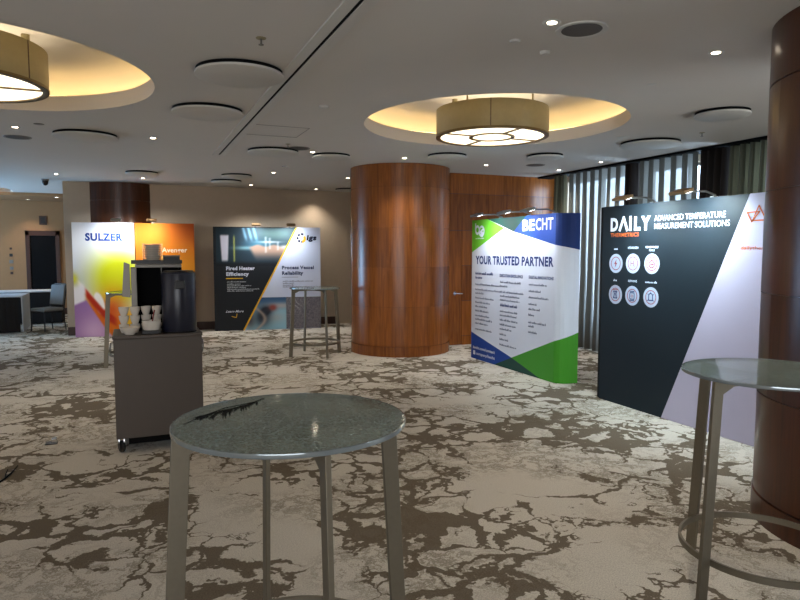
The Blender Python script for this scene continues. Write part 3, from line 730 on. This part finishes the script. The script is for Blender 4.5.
def worker(u, v):
    c = mixc((150, 196, 214), (64, 96, 132), sm(v, .35, .64))
    c = mixc(c, (196, 182, 178), .8*gauss(u, v, 1.30, .49, .30, .06)+.5*gauss(u, v, 1.2, .25, .2, .1))
    c = mixc(c, (44, 48, 58), .97*min(1, gauss(u, v, .93, .26, .17, .20)+gauss(u, v, 1.02, .40, .10, .08)))
    c = mixc(c, (150, 74, 66), .95*min(1, 1.3*gauss(u, v, 1.14, .45, .075, .06)))
    c = mixc(c, (184, 164, 150), .8*math.exp(-((u-.80-.18*math.sin(v*7))/.04)**2))
    c = mixc(c, (72, 60, 60), .8*gauss(u, v, .68, .2, .1, .16))
    g = sm(u, 1.40, 1.42); hsh = (math.sin(u*91.7+v*47.3)*43758.5) % 1; h2 = (math.sin(u*31.1-v*77.7)*9631.7) % 1
    c = mixc(c, mixc((92, 88, 96), (164, 160, 164), hsh*.6), g)
    c = mixc(c, (214, 212, 214), g*.8*sm(math.sin(u*60+6*math.sin(v*13)), .75, 1)*gauss(u, v, 1.62, .48, .12, .14))
    return c
print_grid('photo_print', t, .6, WI, .01, .66, -.0015, worker, 100, 44, ATT, clip=lambda v: (dI(v)+.015, WI-.002))
line(t, 'headline', PW, 'Fired Heater', .238, .794, 1.222, 1.292, .05, -.004); line(t, 'headline', PW, 'Efficiency', .238, .676, 1.108, 1.178, .05, -.004)
SLATE = print_mat('print_slate_blue', (52, 62, 96))
line(t, 'headline', SLATE, 'Process Vessel', 1.335, 1.985, 1.232, 1.30, .05, -.004); line(t, 'headline', SLATE, 'Reliability', 1.335, 1.765, 1.118, 1.188, .05, -.004)
print_lines(t, 'small_print_line', print_mat('print_pale_grey', (168, 174, 180)), .25, [(.975, .62), (.93, .52), (.895, .72), (.86, .62), (.825, .88), (.79, .76)], .024, -.004)
print_lines(t, 'small_print_line', PGR, 1.35, [(.975, 1.97), (.935, 1.57), (.895, 1.57), (.86, 1.72)], .022, -.004)
bm = new(); stroke(bm, [(1.331, 1.067), (1.66, 1.067)], .008, -.004); obj('thin_rule', bm, PGR, t)
line(t, 'script_lettering', PW, 'Learn More', .215, .553, .37, .415, .02, -.004, .5)
bm = new(); stroke(bm, [(.33, .29), (.40, .27), (.42, .27), (.43, .34)], .012, -.004); obj('small_arrow', bm, PY, t)
bm = new(); text_bm(bm, 'igs', 1.84, 2.04, 1.825, 1.93, -.004, .05, 0, .15)
for k in range(5): ring(bm, 1.735, 1.865, .055, .10, -.004, math.radians(60+52*k), math.radians(60+52*k+36), 8, 0)
ring(bm, 1.745, 1.85, .035, .085, -.005, math.radians(-85), math.radians(45), 12, 1)
obj('company_logo', bm, [print_mat('print_ink_navy', (34, 38, 62)), PY], t)
for u in (.82, 1.50): lamp_arm(t, u, HI, 2.5, head=TAN)

# ---- SULZER banner: a white printed panel and an orange one
WS1, WS2, HS = 1.06, 1.06, 2.125
rz = math.atan2(-.25, 2.42)
t = thing('display_banner', 'white banner with lime, orange and purple swirl standing by the lobby opening', 'banner', (-.975, 13.182, 0), rz)
banner_body(t, WS1, HS, PW, .09, False)
def swirl(u, v):
    s, q = u/WS1, 1-v/HS
    c = mixc((232, 238, 250), (196, 206, 232), sm(q, .1, .5)*(1-s))
    c = mixc(c, (198, 206, 22), min(1, 1.4*gauss(s, q, .72, .48, .42, .21)))
    c = mixc(c, (226, 190, 30), .9*gauss(s, q, .62, .62, .25, .10))
    cur = .50+.30*(s-.1)+.10*math.sin(s*3.2)                      # upper edge of the orange sweep
    c = mixc(c, (214, 110, 22), sm(q, cur-.02, cur+.10)*sm(s, .08, .3))
    c = mixc(c, (204, 78, 18), .9*gauss(s, q, .60, .76, .22, .11))
    c = mixc(c, (228, 186, 40), .9*gauss(s, q, .88, .88, .14, .12))
    dr = ((s-.40)/.085)**2+((q-.705-.5*(s-.40))/.085)**2
    ln = abs(q-(.555+.62*(s-.12)))
    c = mixc(c, (240, 236, 232), max(sm(1.35-dr, 0, .6), sm(.035-ln*.9, 0, .02)*sm(s, .02, .1)*sm(.42-s, 0, .1)))
    st = q-(.585+.68*(s-.18)-.28*max(0, s-.45))
    c = mixc(c, (176, 44, 20), sm(.055-abs(st-.02), 0, .035)*sm(s, .14, .22)*sm(.72-s, 0, .12))
    lf = sm(.20-s, 0, .06)*sm(q, .50, .58)
    c = mixc(c, (236, 234, 240), lf)
    edge = .66+.10*abs(s-.19)*(2.2 if s < .19 else 0)+max(0, s-.19)*.86-.25*max(0, s-.5)
    pur = mixc((150, 110, 170), (206, 168, 208), gauss(s, q, .3, .95, .3, .15))
    pur = mixc(pur, (230, 224, 236), sm(s, .45, .7))
    c = mixc(c, pur, sm(q, edge, edge+.03))
    c = mixc(c, (206, 200, 30), .9*gauss(s, q, .0, .49, .07, .05))
    return c
print_grid('fabric_panel', t, 0, WS1, .004, HS, 0, swirl, 70, 120, ATT)
bm = new(); text_bm(bm, 'SULZER', .22, .86, 1.795, 1.93, -.004, .048); obj('logo_lettering', bm, PBLUE, t)
lamp_arm(t, .80, HS, 3.4, reach=.4)
rot = Matrix.Rotation(rz, 4, 'Z'); p = rot @ Vector((WS1+.012, .02, 0))
t = thing('display_banner', 'orange banner standing right of the white swirl banner, behind the coffee cart', 'banner', (-.975+p.x, 13.182+p.y, 0), rz)
banner_body(t, WS2, HS, PO, .09, False)
def lamplit_orange(u, v):
    c = mixc((206, 116, 30), (182, 84, 34), sm(v, 1.5, 2.1)*sm(u, .3, 1.1))
    c = mixc(c, (222, 160, 40), .6*gauss(u, v, .9, 1.2, .35, .35)); return mixc(c, (226, 150, 60), .5*gauss(u, v, .25, 1.8, .3, .4))  # lighter patch near the lamp is its light painted into the orange
print_grid('fabric_panel', t, 0, WS2, .004, HS, 0, lamplit_orange, 30, 50, ATT)
bm = new(); text_bm(bm, 'Avenger', .47, .93, 1.575, 1.665, -.004, .02); obj('lettering', bm, print_mat('print_cream', (240, 226, 204)), t)
lamp_arm(t, .33, HS, 2.0, reach=.4, col=(1, .93, .78), head=TAN)

# ------------------------------------------------------------------ high glass tables
def high_table(label, x, y, rz=0):
    HT, R = 1.04, .3845
    t = thing('high_table', label, 'bar table', (x, y, 0), rz, 'round glass-topped high tables')
    bm = new(); lathe(bm, [(0, HT-.014), (R-.004, HT-.014), (R-.004, HT), (0, HT)], seg=96); obj('glass_top', bm, GLASS, t)
    bm = new(); lathe(bm, [(R-.004, HT-.015), (R, HT-.014), (R+.001, HT-.007), (R, HT), (R-.004, HT+.001)], seg=96, closed=True); obj('top_edge', bm, GEDGE, t)
    for k in range(4):
        bm = new()
        pr = [(.320, HT-.016), (.382, HT-.016), (.440, 0), (.384, 0), (.328, HT-.075), (.262, HT-.047), (.262, HT-.016)]
        prism(bm, pr, 'y', -.009, .009)
        bmesh.ops.transform(bm, matrix=Matrix.Rotation(k*PI/2, 4, 'Z'), verts=bm.verts)
        obj('leg', bm, STEEL, t, bevel=.002)
    for k in range(2):
        bm = new(); box(bm, -.262, .262, -.009, .009, HT-.046, HT-.016-k*.0004)
        bmesh.ops.transform(bm, matrix=Matrix.Rotation(k*PI/2, 4, 'Z'), verts=bm.verts); obj('rail', bm, STEEL, t)
    bm = new(); lathe(bm, [(.362, .185), (.374, .185), (.374, .215), (.362, .215)], seg=72, closed=True); obj('foot_ring', bm, STEEL, t)
    return t
T1 = (.482, 2.088)
t1 = high_table('nearest round glass high table in the foreground with a black feather lying on it', *T1, math.radians(2.4))
dup(t1, (2.738, 2.045, 0), math.radians(2), 'round glass high table cut by the right edge beside the dark column')
dup(t1, (2.60, 9.55, 0), math.radians(10), 'far round glass high table in front of the black and white banner')
dup(t1, (.06, 9.52, 0), math.radians(-4), 'round glass high table half hidden behind the coffee cart')
# the black feather on the near table
def ribbon(bm, pts, w0, w1, z):
    n = len(pts); L_, R_ = [], []
    for i, p in enumerate(pts):
        a = Vector(pts[max(0, i-1)]); b = Vector(pts[min(n-1, i+1)]); d_ = (b-a).normalized(); q = Vector((-d_.y, d_.x)); f = i/(n-1)
        wd = (w0+(w1-w0)*f)*(1 if i not in (0, n-1) else .3)
        L_.append((p[0]+q.x*wd, p[1]+q.y*wd)); R_.append((p[0]-q.x*wd, p[1]-q.y*wd))
    for i in range(n-1): prism(bm, [L_[i], L_[i+1], R_[i+1], R_[i]], 'z', z, z+.0012)
t = thing('feather', 'black feather with ragged barbs lying on the nearest glass table', 'feather', (0, 0, 1.041))
bm = new(); ribbon(bm, [(.141, 2.142), (.22, 2.235), (.297, 2.315), (.37, 2.345), (.41, 2.365), (.455, 2.415)], .002, .0035, .0005); obj('shaft', bm, BLACKM, t)
bm = new(); rr = random.Random(3)
for i in range(34):
    f = i/33; bx, by = .22+.20*f, 2.235+.125*f-.02*(1-f)*f
    l = .05+.07*math.sin(PI*min(1, f*1.15))*rr.uniform(.6, 1.1); a = math.radians(rr.uniform(200, 250))
    ribbon(bm, [(bx, by), (bx+l*.5*math.cos(a), by+l*.5*math.sin(a)), (bx+l*math.cos(a+.15), by+l*math.sin(a+.15))], .0055, .0022, .0005+.0001*(i % 5))
obj('barbs', bm, BLACKM, t)
# black twig on the carpet at the left
bm = new(); tube(bm, [(-.90, 5.02, .006), (-.865, 5.09, .006), (-.835, 5.22, .007), (-.818, 5.40, .006)], [.006, .007, .005, .003], 8); tube(bm, [(-.856, 5.12, .007), (-.868, 5.22, .006), (-.872, 5.33, .006)], [.005, .004, .003], 8)
tag(obj('twig', bm, BLACKM), 'forked black twig lying on the carpet at the left edge', 'twig')
t = thing('floor_socket', 'small metal floor socket in the carpet left of the coffee cart', 'floor socket', (-.65, 5.95, 0))
bm = new(); box(bm, -.045, .045, -.045, .045, 0, .008); obj('plate', bm, BLACK, t, bevel=.002)
bm = new(); box(bm, .0, .04, -.02, .04, .008, .04); obj('lid', bm, CHROME, t, bevel=.003)

# ------------------------------------------------------------------ coffee cart
CX0, CX1, CY0, CY1, CZ = -.142, .522, 5.43, 5.95, .935
t = thing('service_cart', 'dark taupe service cart on casters with coffee things on top', 'cart', ((CX0+CX1)/2, (CY0+CY1)/2, 0))
hx, hy = (CX1-CX0)/2, (CY1-CY0)/2
bm = new(); box(bm, -hx+.09, hx-.09, -hy+.03, hy-.03, .06, .114); obj('shaded_base_frame', bm, BLACKM, t)  # black underframe bar, with the shade beneath the cart put into it
bm = new(); box(bm, -hx, hx, -hy, hy, .115, CZ-.025); obj('cabinet', bm, CARTM, t, bevel=.004)
bm = new(); box(bm, -hx-.006, hx+.006, -hy-.006, hy+.006, CZ-.025, CZ); obj('worktop', bm, CARTM, t, bevel=.004)
for sx in (-1, 1):
    for sy in (-1, 1):
        cx, cy = sx*(hx-.036), sy*(hy-.05)
        bm = new(); lathe(bm, [(0, -.016), (.034, -.016), (.045, -.011), (.048, 0), (.045, .011), (.034, .016), (0, .016)], seg=24)
        bmesh.ops.transform(bm, matrix=Matrix.Translation((cx, cy-.02, .0495)) @ Matrix.Rotation(.5, 4, 'Z') @ Matrix.Rotation(PI/2, 4, 'Y'), verts=bm.verts)
        w_ = obj('caster', bm, BLACK, t)
        bm = new()
        for s in (-.02, .017): prism(bm, [(cy-.045, .035), (cy-.02, .025), (cy+.02, .10), (cy+.03, .114), (cy-.04, .114), (cy-.05, .07)], 'x', cx+s, cx+s+.004)
        box(bm, cx-.03, cx+.03, cy-.04, cy+.03, .108, .115); obj('fork', bm, CHROME, w_)
for sx in (-1, 1):
    bm = new(); tube(bm, [(sx*hx, -.03, .86), (sx*(hx+.025), -.03, .855), (sx*(hx+.032), -.03, .80), (sx*(hx+.025), -.03, .745), (sx*hx, -.03, .74)], .006, 8); obj('handle', bm, GREY, t)

# coffee machine standing on the cart
t = thing('coffee_machine', 'open black coffee machine with grey side frame on the cart', 'coffee machine', (.20, 5.83, CZ))
z1 = 1.492-CZ
bm = new(); box(bm, -.20, -.155, -.10, .10, 0, z1-.03); obj('side_frame', bm, GREY, t, bevel=.003)
bm = new(); box(bm, -.155, .20, .08, .10, 0, z1-.03); box(bm, .18, .20, -.10, .08, 0, z1-.03); box(bm, -.155, .18, -.10, .08, 0, .02); obj('housing', bm, BLACKM, t, bevel=.003)
bm = new(); box(bm, -.165, .20, -.10, .105, z1-.03, z1-.006); box(bm, -.155, .195, -.10, .10, z1-.006, z1); obj('top_plate', bm, GREY, t, bevel=.002)
bm = new(); prism(bm, [(-.272, 1.225-CZ), (-.206, 1.215-CZ), (-.206, 1.49-CZ), (-.250, 1.51-CZ)], 'y', -.085, -.070); obj('door', bm, GREY, t, bevel=.002)
bm = new(); box(bm, .035, .041, -.099, -.09, .02, z1-.03); obj('divider', bm, GREY, t)
# black tray with saucer rack etc. on the machine
zt = 1.493
bm = new(); box(bm, .01, .40, 5.74, 5.92, zt, zt+.006); box(bm, .01, .40, 5.735, 5.74, zt, zt+.03); box(bm, .01, .40, 5.92, 5.925, zt, zt+.03); box(bm, .005, .01, 5.735, 5.925, zt, zt+.03); box(bm, .40, .405, 5.735, 5.925, zt, zt+.03)
tag(obj('tray', bm, BLACK), 'black shallow tray on top of the coffee machine', 'tray')
zt += .0065
t = thing('acrylic_rack', 'clear acrylic rack holding the stack of saucers on the machine', 'rack', (.175, 5.83, zt))
bm = new(); box(bm, -.078, .078, -.078, .078, 0, .004); box(bm, -.078, -.074, -.078, .078, .004, .165); box(bm, .074, .078, -.078, .078, .004, .165); box(bm, -.074, .074, .074, .078, .004, .165); obj('walls', bm, ACRY, t)
ordn = ['lowest', 'second lowest', 'third from the bottom', 'fourth from the bottom', 'fifth from the bottom', 'fifth from the top', 'fourth from the top', 'third from the top', 'second from the top', 'topmost']
for k in range(10):
    bm = new(); lathe(bm, [(0, 0), (.042, 0), (.066, .013), (.066, .0155), (.042, .004), (0, .004)], seg=32)
    tag(obj('saucer', bm, WHITE, None, (.175, 5.83, zt+.0045+k*.0148)), 'white saucer, %s of the stack in the acrylic rack' % ordn[k], 'saucer', 'saucers stacked in the acrylic rack')
t = thing('lidded_box', 'low black lidded box right of the saucer rack on the machine', 'box', (.325, 5.83, zt))
bm = new(); box(bm, -.065, .065, -.06, .06, 0, .052); obj('box_body', bm, BLACK, t, bevel=.004)
bm = new(); box(bm, -.07, .07, -.065, .065, .052, .064); obj('lid', bm, GREY, t, bevel=.003)

# coffee urn
t = thing('coffee_urn', 'tall dark navy cylindrical coffee urn at the front of the cart', 'coffee urn', (.362, 5.575, CZ))
bm = new(); lathe(bm, [(0, .012), (.132, .012), (.135, .02), (.135, .47), (.128, .492), (0, .495)], seg=56); obj('body', bm, NAVY, t)
bm = new(); lathe(bm, [(0, 0), (.137, 0), (.139, .012), (0, .012)], seg=56); obj('base_ring', bm, BLACK, t)
bm = new(); lathe(bm, [(0, .495), (.12, .494), (.115, .505), (0, .507)], seg=48); obj('lid', bm, BLACK, t)
bm = new(); prism(bm, [(-.045, .36), (.045, .36), (.035, .43), (-.035, .43)], 'y', -.142, -.118); obj('spout_panel', bm, BLACK, t, bevel=.004)
bm = new(); box(bm, -.19, -.145, -.03, .03, 0, .03); obj('tap_tray', bm, GREY, t, bevel=.003)

# cups, bowls, dishes
def cup(name='coffee_cup'):
    bm = new(); lathe(bm, [(0, 0), (.022, 0), (.024, .006), (.037, .045), (.039, .07), (.037, .07), (.035, .045), (.022, .008), (0, .007)], seg=28)
    return bm
cupm = None
stacks = [(-.062, 5.632, 'leftmost'), (.022, 5.632, 'second from the left'), (.106, 5.655, 'behind the white dish'), (.19, 5.655, 'nearest the urn')]
lev = ['bottom', 'second', 'third', 'top']
for sx, sy, nm in stacks:
    for k in range(3):
        t = thing('coffee_cup', 'white cup, %s cup of the stack %s on the cart' % (('bottom', 'middle', 'top')[k], nm), 'cup', (sx, sy, CZ+.0005+k*.0705), rotz=PI/2+.25*math.sin(k*2+sx*40), group='white cups stacked on the cart')
        o = obj('cup_body', cup(), WHITE, t)
        bm = new(); tube(bm, [(.036, 0, .056), (.056, 0, .056), (.064, 0, .04), (.056, 0, .024), (.031, 0, .022)], .0045, 8); obj('ear', bm, WHITE, t)
bm = new(); lathe(bm, [(0, 0), (.035, 0), (.038, .006), (.075, .05), (.078, .058), (.074, .058), (.034, .010), (0, .009)], seg=36)
tag(obj('bowl', bm, WHITE, None, (-.02, 5.511, CZ+.0005)), 'white round bowl at the front left of the cart in front of the cups', 'bowl')
bm = new(); box(bm, .07, .198, 5.465, 5.575, CZ, CZ+.03); tag(obj('riser_block', bm, BLACK, bevel=.003), 'low black riser block under the white dish', 'riser')
bm = new(); lathe(bm, [(0, 0), (.062, 0), (.068, .01), (.074, .075), (.071, .075), (.064, .012), (0, .008)], seg=40)
tag(obj('bowl', bm, WHITE, None, (.144, 5.53, CZ+.0305)), 'straight-sided white dish on the black riser beside the urn', 'bowl')
bm = new(); tube(bm, [(.14, 5.525, CZ+.048), (.165, 5.535, CZ+.17)], .005, 8); tube(bm, [(.165, 5.535, CZ+.17), (.169, 5.537, CZ+.19)], .006, 8)
tag(obj('sugar_stick', bm, mat('dull_red', (120, 40, 36), .6)), 'red stick standing in the white dish', 'stirrer')
for k in range(2):
    bm = cup(); tag(obj('paper_cup', bm, WHITE, None, (.47+.012, 5.80, CZ+.0005+k*.0705)), ('lower' if k == 0 else 'upper') + ' white cup of the pair showing right of the urn', 'cup', 'cups behind the urn')

# ------------------------------------------------------------------ lobby
t = thing('cloth_table', 'table with pale cloth and black front skirt at the left edge', 'table', (-2.87, 14.68, 0))
bm = new(); box(bm, -.90, .90, -.37, .68, .70, .725); obj('tabletop', bm, CLOTHW, t, bevel=.006)
bm = new(); prism(bm, [(-.37, .70), (.68, .70), (.66, .02), (-.30, .02)], 'x', .885, .90); prism(bm, [(-.37, .70), (.68, .70), (.66, .02), (-.30, .02)], 'x', -.90, -.885); obj('cloth_side', bm, CLOTHW, t)
bm = new(); n = 60; prev = None
for i in range(n+1):
    x = -.90+1.76*i/n; y = -.375-.008*math.sin(i*1.9); cur = [bm.verts.new((x, y, z)) for z in (.705, .02)]+[bm.verts.new((x, y+.006, z)) for z in (.02, .705)]
    if prev: [bm.faces.new((prev[e], cur[e], cur[(e+1) % 4], prev[(e+1) % 4])) for e in range(4)]
    prev = cur
obj('skirt', bm, CLOTHB, t)
t = thing('cloth_table', 'table with black skirt standing behind the banquet chair in the lobby', 'table', (-2.22, 16.3, 0))
bm = new(); box(bm, -.80, .80, -.37, .37, .70, .725); obj('tabletop', bm, CLOTHW, t, bevel=.006)
bm = new(); box(bm, -.785, .785, -.355, .355, .02, .70); obj('skirt', bm, CLOTHB, t)
t = thing('banquet_chair', 'banquet chair with pale seat and dark frame in the lobby opening', 'chair', (-1.56, 14.50, 0), math.radians(42))
bm = new(); box(bm, -.22, .22, -.21, .21, .40, .47); obj('seat', bm, SEATF, t, bevel=.025)
bm = new(); prism(bm, [(.19, .52), (.235, .52), (.31, .90), (.27, .92), (.25, .90)], 'y', -.20, .20); obj('backrest', bm, SEATF, t, bevel=.015)
for sy in (-1, 1):
    bm = new(); tube(bm, [(-.20, sy*.19, .41), (-.215, sy*.20, .008)], .012); obj('leg', bm, BLACK, t)
    bm = new(); tube(bm, [(.20, sy*.19, .41), (.25, sy*.20, .008)], .012); obj('leg', bm, BLACK, t)
    bm = new(); tube(bm, [(.20, sy*.205, .40), (.225, sy*.205, .53), (.30, sy*.205, .90)], .012); obj('back_frame', bm, BLACK, t)
bm = new(); tube(bm, [(.30, -.205, .90), (.312, -.15, .93), (.312, .15, .93), (.30, .205, .90)], .012); obj('top_rail', bm, BLACK, t)
bm = new(); box(bm, -.21, .21, -.20, .20, .385, .41); obj('seat_frame', bm, BLACK, t)
# lift call plates and sign
for k, (z, s) in enumerate(((1.66, .05), (1.50, .07), (1.34, .085), (1.18, .075), (1.06, .06))):
    bm = new(); box(bm, -2.69-s/2, -2.69+s/2, LB-.016, LB, z-s/2, z+s/2)
    tag(obj('call_plate', bm, [DARKW, BLACK, GREY, GREY, DARKW][k], bevel=.002), 'small %s plate, %s of the five beside the lift door' % (['brown', 'black', 'grey', 'grey', 'brown'][k], ['topmost', 'second', 'middle', 'fourth', 'lowest'][k]), 'call plate', 'call plates beside the lift')
t = thing('lift_indicator', 'small dark square indicator on the wall above the lift door', 'indicator', (-1.97, LB, 2.36))
bm = new(); box(bm, -.085, .085, -.02, 0, -.11, .11); obj('plate', bm, DARKW, t, bevel=.003)
bm = new(); box(bm, -.05, .05, -.024, -.02, -.07, .07); obj('screen', bm, BLACK, t)
